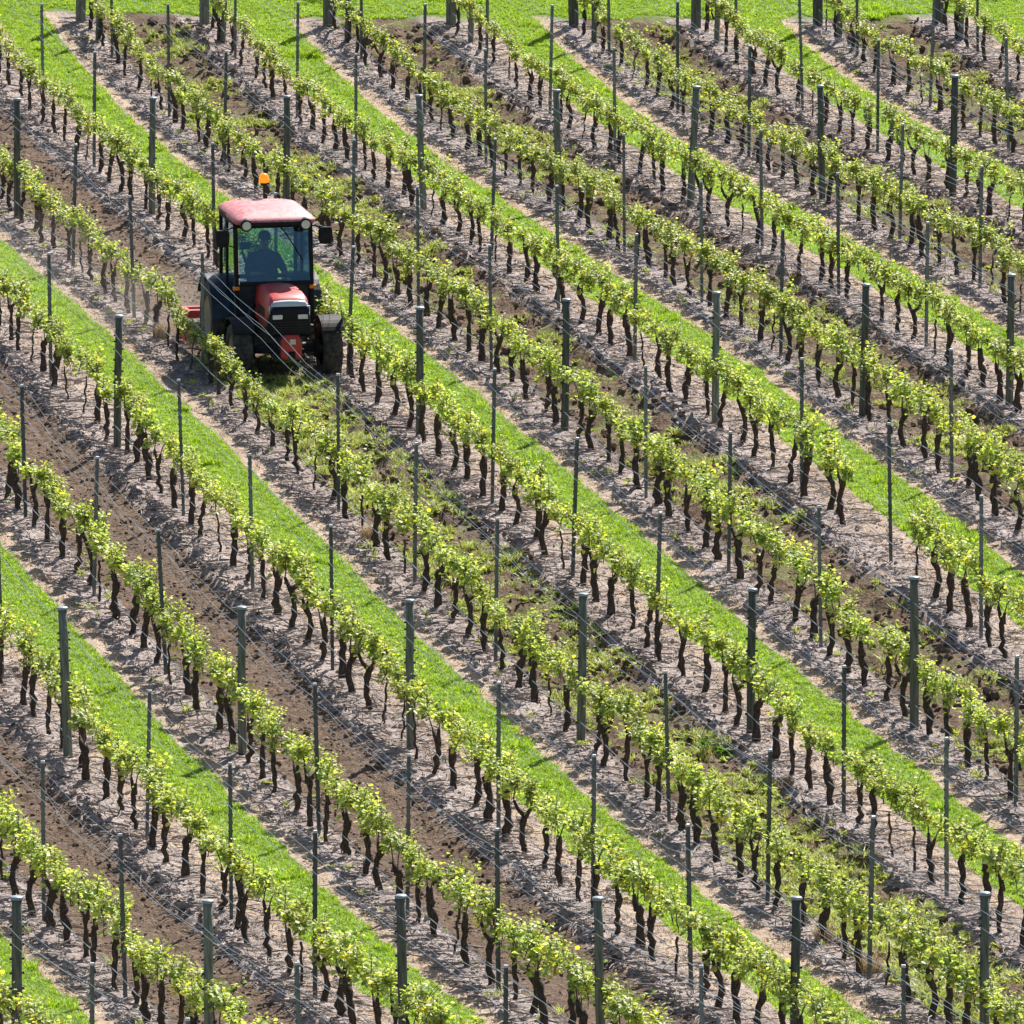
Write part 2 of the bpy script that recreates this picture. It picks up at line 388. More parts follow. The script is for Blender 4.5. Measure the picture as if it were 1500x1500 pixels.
def wlit(x, y):
    u = alley(x); return (((u > .405) & (u < .55)) * 1.0 + (u > .87) * 1.0 + (u < .12) * .7) * (y < YEND + .3) * (.35 + .65 * fbm(x, y, 1.4, 2, 65))
P = density_pts(60, wlit); P = settle(P, -.004); n = len(P)
scatter('mulch_crumbs', P, rng.uniform(0, 6.28, (n, 3)), .013 + .065 * rng.beta(1.2, 4, n), rng.integers(0, 5, n), crumb_src, 'grey brown crumbly mulch under the vines', 'mulch')
# pruned canes
def twig(L_, r):
    m = MB(); k = 5; t = np.linspace(-.5, .5, k); b = rng.normal(0, .07, 2)
    p = np.stack([t * L_, b[0] * L_ * (1 - 4 * t * t) + rng.normal(0, .012, k) * L_, np.abs(b[1]) * L_ * (1 - 4 * t * t) * .8 + rng.normal(0, .01, k) * L_], 1)
    return m.tube(p, r * np.linspace(1, .6, k), 4).mesh('twig')
twig_src = source('pruned_cane', [twig(rng.uniform(.2, .6), rng.uniform(.006, .012)) for _ in range(10)], pmat('pruned_cane', (.13, .10, .085), (.42, .36, .33), 6, .85))
P = density_pts(62, lambda x, y: wlit(x, y) * .9); P = settle(P, .012); n = len(P)
scatter('pruning_litter', P, rz(n, .12), rng.uniform(.6, 1.2, n), rng.integers(0, 10, n), twig_src, 'cut vine canes strewn as litter under the rows', 'prunings')

# ------------------------------------------------------------------ words for rows, posts and bays (told from the tractor)
ORD = ['zeroth', 'first', 'second', 'third', 'fourth', 'fifth', 'sixth', 'seventh', 'eighth', 'ninth', 'tenth', 'eleventh', 'twelfth', 'thirteenth', 'fourteenth']
NUM = ['no', 'one', 'two', 'three', 'four', 'five', 'six', 'seven', 'eight', 'nine', 'ten', 'eleven', 'twelve']
def rowp(a): return '%s vine row on its %s' % (ORD[a - 3], 'left') if a >= 4 else '%s vine row on its %s' % (ORD[4 - a], 'right')
def postp(m):
    if m == 7: return "level with tractor's front wheels"
    return '%s post line%s %s tractor' % (NUM[abs(m - 7)], '' if abs(m - 7) == 1 else 's', 'ahead of' if m > 7 else 'behind')
def bayp(m):
    if m == 6: return 'the bay beside tractor'
    return '%s bay %s tractor' % (ORD[m - 6] if m > 6 else ORD[6 - m], 'ahead of' if m > 6 else 'behind')
def ym(m): return 2 * LTH - m * SPAN
ROWS = range(-5, 16)

# ------------------------------------------------------------------ posts
m_wood = pmat('treated_post_wood', (.065, .075, .056), (.18, .19, .15), 5, .85, bump=.01, stretch=(9, 9, .8), rand=.9)
m_cap = pmat('grey_cap_plastic', (.20, .25, .28), (.28, .33, .36), 9, .4)
m_steel = pmat('galvanised_steel', (.07, .085, .095), (.16, .18, .19), 4, .5, .55, stretch=(6, 6, 1), rand=.7)
m_nub = pmat('black_plastic', (.012, .012, .013), (.03, .03, .03), 9, .5)
HP = 1.943
def make_wood(name, r, h, cap=True, staples=True):
    root = empty(name)
    b = MB(); zz = np.linspace(-.25, h - .02, 7)
    b.tube(np.stack([rng.normal(0, .003, 7), rng.normal(0, .003, 7), zz], 1), r * np.linspace(1.04, .95, 7), 14, gnarl=.012).build('shaft', m_wood, root, True)
    if cap:
        c = MB(); c.lathe([(0.001, h + .012), (r * 1.05, h + .010), (r * 1.24, h - .002), (r * 1.22, h - .022), (r * .9, h - .024)], 18, 'z').build('cap', m_cap, root, True)
    if staples:
        s = MB()
        for z in (.30, .72, .95, 1.12, 1.28, 1.44, 1.55, 1.64):
            for sx in (-1, 1): s.box((sx * r * 1.06, rng.normal(0, .004), z), (.034, .026, .026))
        tag(s.build('wire_holders', m_nub, root), kind='stuff')
    return root
def make_steel():
    root = empty('steel_stake')
    b = MB(); w, d, t = .022, .017, .004
    prof = [(-w, d), (-w, -d), (w, -d), (w, d), (w - t, d), (w - t, -d + t), (-w + t, -d + t), (-w + t, d)]
    b.loft([[(x, y, z) for x, y in prof] for z in (-.3, .6, 1.3, HP - .03)]).build('shaft', m_steel, root)
    s = MB()
    for z in np.arange(.3, HP - .05, .1):
        for sx in (-1, 1): s.box((sx * (w + .003), d * .6, z), (.008, .016, .03))
    tag(s.build('hooks', m_steel, root), kind='stuff')
    c = MB(); c.box((0, 0, HP - .02), (.054, .042, .03), taper=.85).build('cap', pmat('stake_cap', (.45, .48, .50), (.55, .58, .60), 9, .35, .3), root, bevel=.004)
    return root
woods = [make_wood('wooden_post', .056, HP), make_wood('wooden_post', .060, HP + .02), make_wood('wooden_post', .054, HP - .02)]
endp = make_wood('end_post', .088, 2.0, True, False)
brace = make_wood('brace_post', .048, 1.9, False, False)
steel = make_steel()
first = set()
def place(proto, x, y, label, cat, group, sc=1.0, lean=.017):
    z = float(zland(x, y)) - .02
    o = proto if id(proto) not in first else dup(proto, (x, y, z))
    first.add(id(proto)); o.location = (x, y, z)
    o.rotation_euler = (rng.normal(0, lean), rng.normal(0, lean), rng.uniform(-.25, .25)); o.scale = (1, 1, sc)
    return tag(o, label, cat, group)
SKIP = {(3, 8)}
for a in ROWS:
    x = a * ROW
    for m in range(1, 19):
        y = ym(m); z = float(zland(x, y))
        if (a, m) in SKIP or not (inview([[x, y, z]], 110)[0] or inview([[x, y, z + HP]], 110)[0]): continue
        jx, jy = rng.normal(0, .025), rng.normal(0, .06)
        if m % 4 == 0:
            place(woods[rng.integers(3)], x + jx, y + jy, 'thick wooden post, %s, %s' % (postp(m), rowp(a)), 'post', 'thick wooden trellis posts', rng.uniform(.985, 1.015))
        else:
            place(steel, x + jx, y + jy, 'slim grey stake, %s, %s' % (postp(m), rowp(a)), 'stake', 'slim steel trellis stakes', rng.uniform(.98, 1.02))
    z = float(zland(x, YEND))
    if inview([[x, YEND, z + .1]], 110)[0]:
        place(endp, x - .05, YEND, 'stout end post where the %s meets headland grass' % rowp(a).replace('its', "tractor's"), 'post', 'stout end posts along the headland')
        place(brace, x + .03, YEND - 1.42, 'thin wooden post beside end post of %s' % rowp(a).replace('its', "tractor's"), 'post', 'thin wooden posts beside the end posts')

# ------------------------------------------------------------------ wires
m_wire = pmat('galvanised_wire', (.33, .35, .38), (.50, .52, .55), 3, .32, .7)
m_drip = pmat('drip_tube', (.16, .17, .19), (.30, .31, .34), 3, .4)
for a in ROWS:
    x = a * ROW; ys = [YEND] + [ym(m) for m in range(1, 19)]
    if not any(inview([[x, y, float(zland(x, y)) + 1]], 60)[0] for y in np.arange(-54, 43, 1.0)): continue
    for nm, h, dx, r, sag, mt, desc in (('drip_line', .31, -.05, .0075, .03, m_drip, 'grey drip line low on the trunks'), ('trellis_wire', .74, .03, .0035, .01, m_wire, 'fruiting wire among the leaves'),
                         ('trellis_wire', 1.50, -.072, .0032, .07, m_wire, 'lower right-hand catch wire'), ('trellis_wire', 1.53, .072, .0032, .10, m_wire, 'lower left-hand catch wire'),
                         ('trellis_wire', 1.68, -.070, .0032, .05, m_wire, 'upper right-hand catch wire'), ('trellis_wire', 1.71, .070, .0032, .08, m_wire, 'upper left-hand catch wire')):
        p = []
        h += rng.normal(0, .025)
        for i in range(len(ys) - 1):
            y0, y1 = ys[i], ys[i + 1]; sg = sag * rng.uniform(.2, 1.4); hj = rng.normal(0, .012)
            for k in (0, .25, .5, .75):
                y = y0 + (y1 - y0) * k
                z0, z1 = float(zland(x, y0)), float(zland(x, y1)); bow = 4 * k * (1 - k)
                p.append((x + dx + rng.normal(0, .004) + bow * rng.normal(0, .02) * (sag > .02), y, z0 + (z1 - z0) * k + h + hj - sg * bow))
        o = MB().tube(p, r, 4).build(nm, mt)
        tag(o, ('%s of %s' % (desc, rowp(a).replace('its', "tractor's"))), 'wire', 'drip lines' if nm == 'drip_line' else 'trellis wires')

# ------------------------------------------------------------------ grapevines
def barkmat():
    t = NT('vine_bark'); tc = t.n('ShaderNodeTexCoord').outputs['Object']
    mp = t.n('ShaderNodeMapping'); t.put(mp.inputs[0], tc); mp.inputs['Scale'].default_value = (1, 1, .16)
    nz = t.noise(mp.outputs[0], 70, 5, .65, .6); c = t.ramp(nz, [(.3, (.025, .019, .015)), (.55, (.09, .068, .055)), (.8, (.24, .195, .165))])
    return t.done(t.bsdf(c, .95, 0, t.bump(nz, 1, .02), .15))
m_bark = barkmat(); m_cane = pmat('vine_cane', (.07, .045, .03), (.17, .115, .07), 12, .8)
m_leaf = leafmat('vine_leaf', (1, 1, 1), (1.6, 1.68, .80), rough=.5, tw=.45)
LC = [1.14 * np.array(c) for c in ((.14, .20, .060), (.21, .285, .080), (.29, .355, .10), (.36, .39, .09), (.47, .44, .07), (.36, .42, .22))]
def add_leaf(m, p, d, up, s, c):
    d = d / (np.linalg.norm(d) + 1e-9); w = np.cross(d, up); w /= np.linalg.norm(w) + 1e-9; n = np.cross(w, d)
    f = rng.uniform(.05, .28); dr = rng.uniform(-.05, .3)
    V = [p, p + s * (.42 * d + .52 * w + f * n), p + s * (.95 * d + .28 * w + (f - dr) * .6 * n), p + s * (1.05 * d - dr * n),
         p + s * (.95 * d - .28 * w + (f - dr) * .6 * n), p + s * (.42 * d - .52 * w + f * n), p + s * (.5 * d)]
    m.add(V, [(0, 1, 6), (1, 2, 6), (2, 3, 6), (3, 4, 6), (4, 5, 6), (5, 0, 6)], c)
def make_vine(k, thin=False):
    tr, cn, lf = MB(), MB(), MB(); miss = rng.uniform(.0, .22); vig = rng.uniform(.75, 1.25)
    hd = rng.uniform(.48, .62); n = 9; t = np.linspace(0, 1, n)
    lx, ly = rng.normal(0, .028), rng.normal(0, .12); bx, by = rng.normal(0, .024), rng.normal(0, .05); kx, ky = rng.normal(0, .011, n), rng.normal(0, .011, n); kx[:2] = ky[:2] = 0
    p = np.stack([lx * t + bx * np.sin(t * 3.1) + kx, ly * t + by * np.sin(t * 3.1 + rng.uniform(-.6, .6)) - 0 + ky, -.05 + (hd + .05) * t], 1); p[:, :2] -= p[0, :2]
    r0 = rng.uniform(.015, .022) if thin else rng.uniform(.033, .050)
    rad = r0 * (1.12 - .28 * t + .16 * rng.normal(size=n) * .6); rad[0] *= 1.25
    if not thin: rad[-1] *= 1.15; rad[-2] *= 1.28
    tr.tube(p, rad, 8, gnarl=.13)
    head = p[-1]; tips = []
    for sgn in ((1, -1) if rng.uniform() < .75 else (rng.choice([-1, 1]),)):
        L_ = rng.uniform(.06, .16); ax = rng.normal(0, .30) * L_; q = np.array([head - (0, 0, .06), head + (ax * .6, sgn * L_ * .5, .02), head + (ax, sgn * L_, rng.uniform(.07, .13))])
        if not thin: tr.tube(q, [r0 * .95, r0 * .75, r0 * .5], 6, gnarl=.14)
        tips.append((q[-1], sgn))
    if len(tips) == 1: tips.append((head, -tips[0][1]))
    shoots = []
    for tip, sgn in tips:                                  # bowed fruiting canes
        reach = rng.uniform(.42, .60); top = rng.uniform(.68, .84); e = rng.uniform(.54, .72)
        s = np.linspace(0, 1, 8)
        P0 = np.array(tip); P1 = np.array([tip[0] + rng.normal(0, .04), tip[1] + sgn * reach * .10, top + .10]); P2 = np.array([rng.normal(0, .05), sgn * reach * .7, top + .08]); P3 = np.array([rng.normal(0, .06), sgn * reach, e])
        c = ((1 - s)**3)[:, None] * P0 + (3 * s * (1 - s)**2)[:, None] * P1 + (3 * s * s * (1 - s))[:, None] * P2 + (s**3)[:, None] * P3
        cn.tube(c, np.linspace(.0095, .006, 8), 5)
        for u in np.arange(.26, 1.01, .062):
            i = min(int(u * 7), 6); b = c[i] + (c[i + 1] - c[i]) * (u * 7 - i)
            shoots.append((b, rng.uniform(.07, .26) * (1.15 - .35 * abs(u - .5))))
    for _ in range(rng.integers(0, 3)): shoots.append((head + (rng.normal(0, .03), rng.normal(0, .07), .04), rng.uniform(.10, .26)))
    for b, L_ in shoots:
        L_ *= vig
        if rng.uniform() < miss: continue
        d = np.array([rng.normal(0, .42), rng.normal(0, .38), 1.0]); d /= np.linalg.norm(d)
        bend = rng.normal(0, .22, 3); e = b + d * L_ + bend * L_ * .4
        cn.tube([b, (b + e) / 2 + bend * L_ * .12, e], [.0045, .0038, .002], 4, False)
        nl = int(L_ / .021) + 4; base = LC[rng.choice(6, p=[.15, .25, .23, .13, .09, .15])]
        for j in range(nl):
            u = (j + .4) / nl; q = b + (e - b) * u; az = j * 2.4 + rng.normal(0, .5)
            dd = np.array([math.cos(az), math.sin(az), rng.normal(.15, .45)])
            s = .079 * (1 - .45 * u) * rng.uniform(.65, 1.15)
            cc = base * (1 - u * .45) + (LC[4] if rng.uniform() < .6 else LC[3]) * u * .45 if rng.uniform() < .8 else LC[rng.integers(6)]
            add_leaf(lf, q + dd * .03, dd, np.array([rng.normal(0, .45), rng.normal(0, .45), 1.0]), s, cc * rng.uniform(.8, 1.2))
    return tr, cn, lf
NV = 20
variants = []
for k in range(NV):
    tr, cn, lf = make_vine(k, thin=(k >= 17))
    variants.append((tr, cn, lf))
spots = []
def gap(px, py): return 1244 < px < 1322 and 745 < py < 846
for a in ROWS:
    x = a * ROW
    for m in range(0, 18):
        for k in range(5):
            if m == 0:
                if k > 3: continue
                y = YEND - .45 - k * .92
                if y < ym(1) + .2: continue
            else: y = ym(m) - (.10 + .197 * k) * SPAN
            y += rng.normal(0, .07); xx = x + rng.normal(0, .03); z = float(zland(xx, y))
            pb = proj([[xx, y, z], [xx, y, z + 1.2]])
            if gap(pb[0][0], pb[1][0]): continue
            if not ((-90 < pb[0][0] < 1590) and (pb[1][1] < 1600) and (pb[1][0] > -90)): continue
            vis = (-15 < pb[0][0] < 1515) and (pb[1][1] < 1500) and (pb[1][0] > 0)
            spots.append(dict(a=a, m=m, k=k, p=(xx, y, z - .01), vis=vis, d=pb[2][0], v=int(rng.integers(17)) if rng.uniform() < .91 else int(rng.integers(17, NV)),
                              flip=rng.integers(2) * math.pi + rng.normal(0, .08), s=rng.uniform(.92, 1.08) * (.80 if a == 3 and -2 < y < 8 else 1) * (1 - .0034 * max(0, y + 5))))
spots.sort(key=lambda s: (not s['vis'], s['d']))
protos = {}
def vine_parts(i):
    tr, cn, lf = variants[i]
    out = []
    for b, nm, mt, sm in ((tr, 'trunk', m_bark, True), (cn, 'canes', m_cane, False), (lf, 'foliage', m_leaf, False)):
        me = b.mesh(nm); me.materials.append(mt)
        if sm: me.polygons.foreach_set('use_smooth', [True] * len(me.polygons))
        out.append((nm, me))
    return out
vm = [vine_parts(i) for i in range(NV)]
for s in spots[:300]:
    o = empty('grapevine', s['p'], s['flip']); o.scale = (s['s'],) * 3
    for nm, me in vm[s['v']]:
        c = bpy.data.objects.new(nm, me); COL.objects.link(c); c.parent = o
        if nm != 'trunk': c['kind'] = 'stuff'
    where = bayp(s['m'])
    young = 'thin-stemmed' if s['v'] >= 17 else 'gnarled'
    tag(o, '%s %s grapevine of %s, %s' % (ORD[s['k'] + 1], young, where.replace('the bay', 'bay'), rowp(s['a'])), 'grapevine', 'grapevines trained along the rows')
# the rest, further back: one mass
parts = [([], [], []) for _ in range(3)]   # verts, faces, cols per material
V, F, Cc, MI = [], [], [], []; off = 0
flat = []
for i in range(NV):
    vs, fs, cs, mi = [], [], [], []; o_ = 0
    for j, b in enumerate(variants[i]):
        v = np.concatenate(b.v); vs.append(v); fs += [np.array(q) + o_ for q in b.f]; mi += [j] * len(b.f)
        cs.append(np.concatenate(b.c) if b.c else np.full((len(v), 3), .2)); o_ += len(v)
    ln = np.array([len(q) for q in fs]); flat.append((np.concatenate(vs), np.concatenate(fs), ln, np.concatenate(cs), np.array(mi)))
LV, LL, LN = [], [], []
for s in spots[300:]:
    v, li, ln, c, mi = flat[s['v']]; ca, sa = math.cos(s['flip']), math.sin(s['flip'])
    w = np.stack([v[:, 0] * ca - v[:, 1] * sa, v[:, 0] * sa + v[:, 1] * ca, v[:, 2]], 1) * s['s'] + np.array(s['p'])
    LV.append(w); LL.append(li + off); LN.append(ln); Cc.append(c); MI.append(mi); off += len(v)
me = bpy.data.meshes.new('grapevines')
Vv = np.concatenate(LV); Ll = np.concatenate(LL).astype(np.int32); Ln = np.concatenate(LN); st = np.concatenate([[0], np.cumsum(Ln)[:-1]]).astype(np.int32)
me.vertices.add(len(Vv)); me.vertices.foreach_set('co', Vv.ravel().astype(np.float32)); me.loops.add(len(Ll)); me.loops.foreach_set('vertex_index', Ll)
me.polygons.add(len(st)); me.polygons.foreach_set('loop_start', st)
for m_ in (m_bark, m_cane, m_leaf): me.materials.append(m_)
me.polygons.foreach_set('material_index', np.concatenate(MI).astype(np.int32))
cc = np.concatenate(Cc); at = me.attributes.new('col', 'FLOAT_COLOR', 'POINT'); at.data.foreach_set('color', np.concatenate([cc, np.ones((len(cc), 1))], 1).ravel().astype(np.float32))
me.update(calc_edges=True)
o = bpy.data.objects.new('grapevines', me); COL.objects.link(o); tag(o, 'leafy vine rows running back towards the headland behind the tractor', 'grapevines', kind='stuff')
print('vines', len(spots), sum(s['vis'] for s in spots), len(Vv), len(st))

# ------------------------------------------------------------------ tractor (faces -Y, towards the camera)
TX, TY = 7.86, 5.52; TZ = float(zland(TX, TY + 1)) - .03
def paint(name, c0, c1, rough, coat=.3, dust=(.45, .36, .28), damt=.25, spec=.3):
    t = NT(name); tc = t.n('ShaderNodeTexCoord').outputs['Object']; g = t.n('ShaderNodeNewGeometry')
    n1 = t.noise(tc, 3, 4); n2 = t.noise(tc, 14, 5, .65)
    c = t.ramp(n1, [(.3, c0), (.7, c1)])
    sp = t.n('ShaderNodeSeparateXYZ'); t.put(sp.inputs[0], g.outputs['Normal'])
    d = t.math('MULTIPLY', t.step(n2, .52, .3), damt)
    c = t.mix(d, c, dust)
    return t.done(t.bsdf(c, t.math('MULTIPLY_ADD', n2, .25, rough - .1), 0, None, spec, coat))
m_red = paint('faded_red_paint', (.40, .028, .032), (.50, .05, .05), .40, .08, (.45, .25, .2), .10)
m_roof = paint('faded_roof_plastic', (.42, .09, .11), (.50, .14, .155), .5, .03, (.62, .46, .44), .4)
m_blk = paint('black_trim', (.008, .008, .010), (.016, .016, .019), .55, 0, (.10, .085, .07), .08, .15)
m_chas = paint('dark_chassis', (.010, .013, .014), (.028, .032, .034), .6, 0, (.09, .075, .06), .25)
m_fend = paint('dark_blue_fender', (.012, .02, .03), (.022, .035, .05), .45, .1, (.10, .10, .10), .15)
m_rub = paint('tyre_rubber', (.020, .020, .021), (.045, .044, .043), .8, 0, (.17, .14, .12), .45)
m_silver = paint('silver_nose', (.45, .47, .51), (.52, .54, .58), .3, .3, (.4, .35, .3), .15)
m_rim = paint('wheel_rim', (.35, .30, .24), (.45, .40, .34), .5, 0)
m_lens = pmat('lamp_lens', (.62, .63, .66), (.80, .81, .84), 20, .15, .35)
m_amber = pmat('amber_lens', (.80, .22, .01), (.90, .30, .02), 8, .25, 0, coat=.5)
m_label = pmat('pale_label', (.55, .55, .45), (.7, .7, .6), 12, .5)
m_mirror = pmat('mirror_glass', (.6, .6, .62), (.7, .7, .72), 4, .08, 1.0)
def amberlit():
    t = NT('amber_beacon'); b = t.n('ShaderNodeBsdfPrincipled'); t.put(b.inputs['Base Color'], (.90, .24, .005)); b.inputs['Roughness'].default_value = .2
    t.put(b.inputs['Emission Color'], (1.0, .24, .005)); b.inputs['Emission Strength'].default_value = .55; return t.done(b.outputs[0])
def glass(name, tint, refl=1.0):
    t = NT(name); tr = t.n('ShaderNodeBsdfTransparent'); t.put(tr.inputs[0], tint); gl = t.n('ShaderNodeBsdfGlossy'); gl.inputs['Roughness'].default_value = .03; t.put(gl.inputs[0], (.62, .84, 1.0))
    fr = t.n('ShaderNodeFresnel'); fr.inputs[0].default_value = 1.5; mx = t.n('ShaderNodeMixShader')
    t.put(mx.inputs[0], t.math('MULTIPLY', fr.outputs[0], refl)); t.t.links.new(tr.outputs[0], mx.inputs[1]); t.t.links.new(gl.outputs[0], mx.inputs[2]); return t.done(mx.outputs[0])
m_glass = glass('tinted_windscreen', (.56, .74, .78), 1.5)
m_sglass = glass('tinted_side_glass', (.78, .85, .83), 1.5)
T = empty('tractor', (TX, TY, TZ)); tag(T, 'small red vineyard tractor with closed cab driving between two vine rows', 'tractor')
def rrect(hx, y0, y1, z, r=.08, n=4, dz=None):
    pts = []
    for cx, cy, a0 in ((hx - r, y1 - r, 0), (-hx + r, y1 - r, 90), (-hx + r, y0 + r, 180), (hx - r, y0 + r, 270)):
        for k in range(n + 1):
            a = R(a0 + 90 * k / n); x, y = cx + r * math.cos(a), cy + r * math.sin(a); pts.append((x, y, z + (dz(x, y) if dz else 0)))
    return pts
# wheels
def wheel(x, y, Rr, w, name, lugs):
    sg = 1 if x > 0 else -1
    root = MB(); h = w / 2; ri = Rr * .56
    root.lathe([(ri, -h * .82), (ri * 1.12, -h * .95), (Rr * .82, -h), (Rr * .92, -h * .92), (Rr * .955, -h * .6), (Rr * .965, 0), (Rr * .955, h * .6), (Rr * .92, h * .92), (Rr * .82, h), (ri * 1.12, h * .95), (ri, h * .82)], 44)
    t = root.build(name, m_rub, T, True); t.location = (x, y, Rr - .01)
    lg = MB()
    for k in range(lugs):
        for s in (-1, 1):
            a = 2 * math.pi * (k + (.5 if s > 0 else 0)) / lugs
            rings = []
            for u in np.linspace(0, 1, 4):
                ang = a - u * .30 * (.62 / Rr) ** .5; xx = s * (-.03 + u * (h + .01)); ro = Rr * (1.0 - .05 * u * u); rb = Rr * (.94 - .05 * u * u); tw = .026
                rr = []
                for rad, da in ((rb, -tw), (ro, -tw * .7), (ro, tw * .7), (rb, tw)):
                    aa = ang + da / Rr * 1.0; rr.append((xx, rad * math.cos(aa), rad * math.sin(aa)))
                rings.append(rr)
            lg.loft(rings)
    tag(lg.build('tread_lugs', m_rub, t), kind='stuff')
    rm = MB(); rm.lathe([(.001, sg * h * .25), (Rr * .18, sg * h * .28), (Rr * .22, sg * h * .15), (ri * .85, sg * h * .1), (ri * .95, sg * h * .6), (ri * 1.03, sg * h * .84)], 28)
    for k in range(8):
        a = k * math.pi / 4; rm.cyl((sg * h * .2, Rr * .13 * math.cos(a), Rr * .13 * math.sin(a)), (sg * h * .36, Rr * .13 * math.cos(a), Rr * .13 * math.sin(a)), .014, n=6)
    rm.build('rim', m_rim, t)
for sx in (-1, 1):
    wheel(sx * .675, 0, .435, .29, 'front_wheel', 17); wheel(sx * .635, 2.06, .615, .37, 'rear_wheel', 20)
# chassis
c = MB(); c.box((0, 1.0, .55), (.40, 2.3, .42)).box((0, .1, .80), (.46, 1.0, .40)).box((0, 2.0, .62), (.62, .6, .5)).box((0, -.35, .60), (.36, .35, .22)).build('chassis', m_chas, T, bevel=.02)
c = MB(); c.tube([(-.60, 0, .435), (-.3, 0, .47), (.3, 0, .47), (.60, 0, .435)], [.06, .075, .075, .06], 10)
for sx in (-1, 1): c.box((sx * .50, 0, .45), (.10, .16, .26)); c.cyl((sx * .50, 0, .435), (sx * .60, 0, .435), .10)
c.cyl((-.46, -.12, .44), (.46, -.12, .44), .022).build('front_axle', m_chas, T, True)
c = MB(); c.cyl((-.5, 2.06, .615), (.5, 2.06, .615), .12, n=14).build('rear_axle', m_chas, T, True)
c = MB()
for sx in (-1, 1): c.box((sx * .47, 1.15, .62), (.30, .5, .06)); c.box((sx * .52, 1.0, .42), (.22, .26, .03)); c.box((sx * .42, 1.0, .53), (.02, .05, .24))
c.build('footplate', m_chas, T, bevel=.008)
# front linkage weight
c = MB(); outline = [(-.10, .74), (.10, .74), (.155, .66), (.155, .40), (.06, .38), (.05, .50), (-.05, .50), (-.06, .38), (-.155, .40), (-.155, .66)]
c.loft([[(x, -.50, z) for x, z in outline], [(x, -.62, z) for x, z in outline]]).build('front_weight_bracket', m_red, T, bevel=.012)
c = MB(); c.box((.015, -.625, .645), (.085, .006, .075)).build('label_plate', m_label, T)
c = MB(); c.box((0, -.46, .56), (.30, .08, .36)); [c.cyl((sx * .24, -.42, .42), (sx * .24, -.66, .38), .03) for sx in (-1, 1)]; c.build('front_linkage', m_chas, T, bevel=.01)
# hood
def hring(y, hw, zt, zb, cr=.07, taper=.85):
    t = hw * taper
    return [(-hw, y, zb), (-hw, y, zt - .22), (-t - (hw - t) * .3, y, zt - .05), (-t + cr * .35, y, zt - .008), (-t * .5, y, zt + .004), (0, y, zt + .008), (t * .5, y, zt + .004), (t - cr * .35, y, zt - .008), (t + (hw - t) * .3, y, zt - .05), (hw, y, zt - .22), (hw, y, zb)]
c = MB(); c.loft([hring(.88, .285, 1.315, .82), hring(.45, .305, 1.335, .80), hring(.0, .32, 1.325, .80), hring(-.25, .322, 1.30, .82), hring(-.36, .318, 1.272, .86), hring(-.42, .312, 1.235, .95)]).build('hood', m_red, T, True, bevel=.006)
c = MB(); c.loft([hring(-.421, .309, 1.234, 1.155, taper=.84), hring(-.445, .305, 1.215, 1.152, taper=.84), hring(-.468, .298, 1.175, 1.15, taper=.86)]).build('nose_panel', m_silver, T, True)
c = MB(); c.loft([hring(-.36, .321, 1.155, .72, taper=.92), hring(-.455, .316, 1.15, .70, taper=.92), hring(-.500, .285, 1.09, .74, taper=.92)]).build('grille', m_blk, T, bevel=.008)
for sx in (-1, 1):
    c = MB(); c.box((sx * .190, -.500, 1.000), (.150, .03, .070)).build('headlight', m_lens, T, bevel=.012)
c = MB()
for k in range(5): c.box((0, -.506, .92 - k * .036), (.50, .012, .012))
c.build('grille_bars', m_chas, T)
c = MB(); c.box((-.318, .10, 1.02), (.012, .5, .14)).box((.318, .10, 1.02), (.012, .5, .14)).build('side_grille', m_blk, T)
_before_cab = set(T.children)
# cab
CW, CF, CB = .565, .86, 2.14
c = MB()
for sx in (-1, 1):
    c.box((sx * CW, CF, 1.42), (.065, .07, 1.45)); c.box((sx * CW, 1.62, 1.46), (.05, .06, 1.36)); c.box((sx * CW, CB, 1.55), (.06, .06, 1.2))
    c.box((sx * CW, (CF + CB) / 2, 2.11), (.055, CB - CF - .07, .06)); c.box((sx * CW, 1.22, .76), (.055, .72, .06)); c.box((sx * CW, 1.9, 1.18), (.055, .5, .05))
c.box((0, CF, 2.085), (1.06, .06, .09)); c.box((0, CF, 1.315), (1.06, .06, .055)); c.box((0, CB, 2.10), (1.06, .05, .07)); c.box((0, CB, 1.22), (1.06, .05, .06))
c.build('cab_frame', m_blk, T, bevel=.01)
c = MB(); c.box((-.43, CF + .01, 1.0), (.24, .03, .57)).box((.43, CF + .01, 1.0), (.24, .03, .57)).box((0, CF + .03, 1.0), (.62, .03, .57)).build('cab_front_panel', m_fend, T)
c = MB(); c.box((0, 1.5, .76), (1.08, 1.25, .05)).build('cab_floor', m_chas, T)
c = MB(); c.box((0, CF - .005, 1.692), (1.06, .008, .70)).build('windscreen', m_glass, T)
c = MB(); c.box((0, CB + .005, 1.655), (1.06, .008, .82)).build('rear_window', m_sglass, T)
for sx in (-1, 1):
    d = MB(); d.box((sx * CW, 1.245, 1.44), (.008, .68, 1.29)); d = d.build('door', m_sglass, T)
    h_ = MB(); h_.box((sx * (CW + .025), 1.5, 1.12), (.03, .12, .035)).build('handle', m_blk, d, bevel=.006)
    q = MB(); q.box((sx * CW, 1.88, 1.64), (.008, .44, .88)).build('quarter_window', m_sglass, T)
c = MB(); c.tube([(.10, CF - .03, 2.07), (.18, CF - .035, 1.98), (.44, CF - .02, 1.60)], [.010, .009, .007], 6).build('wiper', m_blk, T)
def rl(x, y): return -.06 * max(0, (1.05 - y) / .33) ** 2 - .03 * (x / .6) ** 2
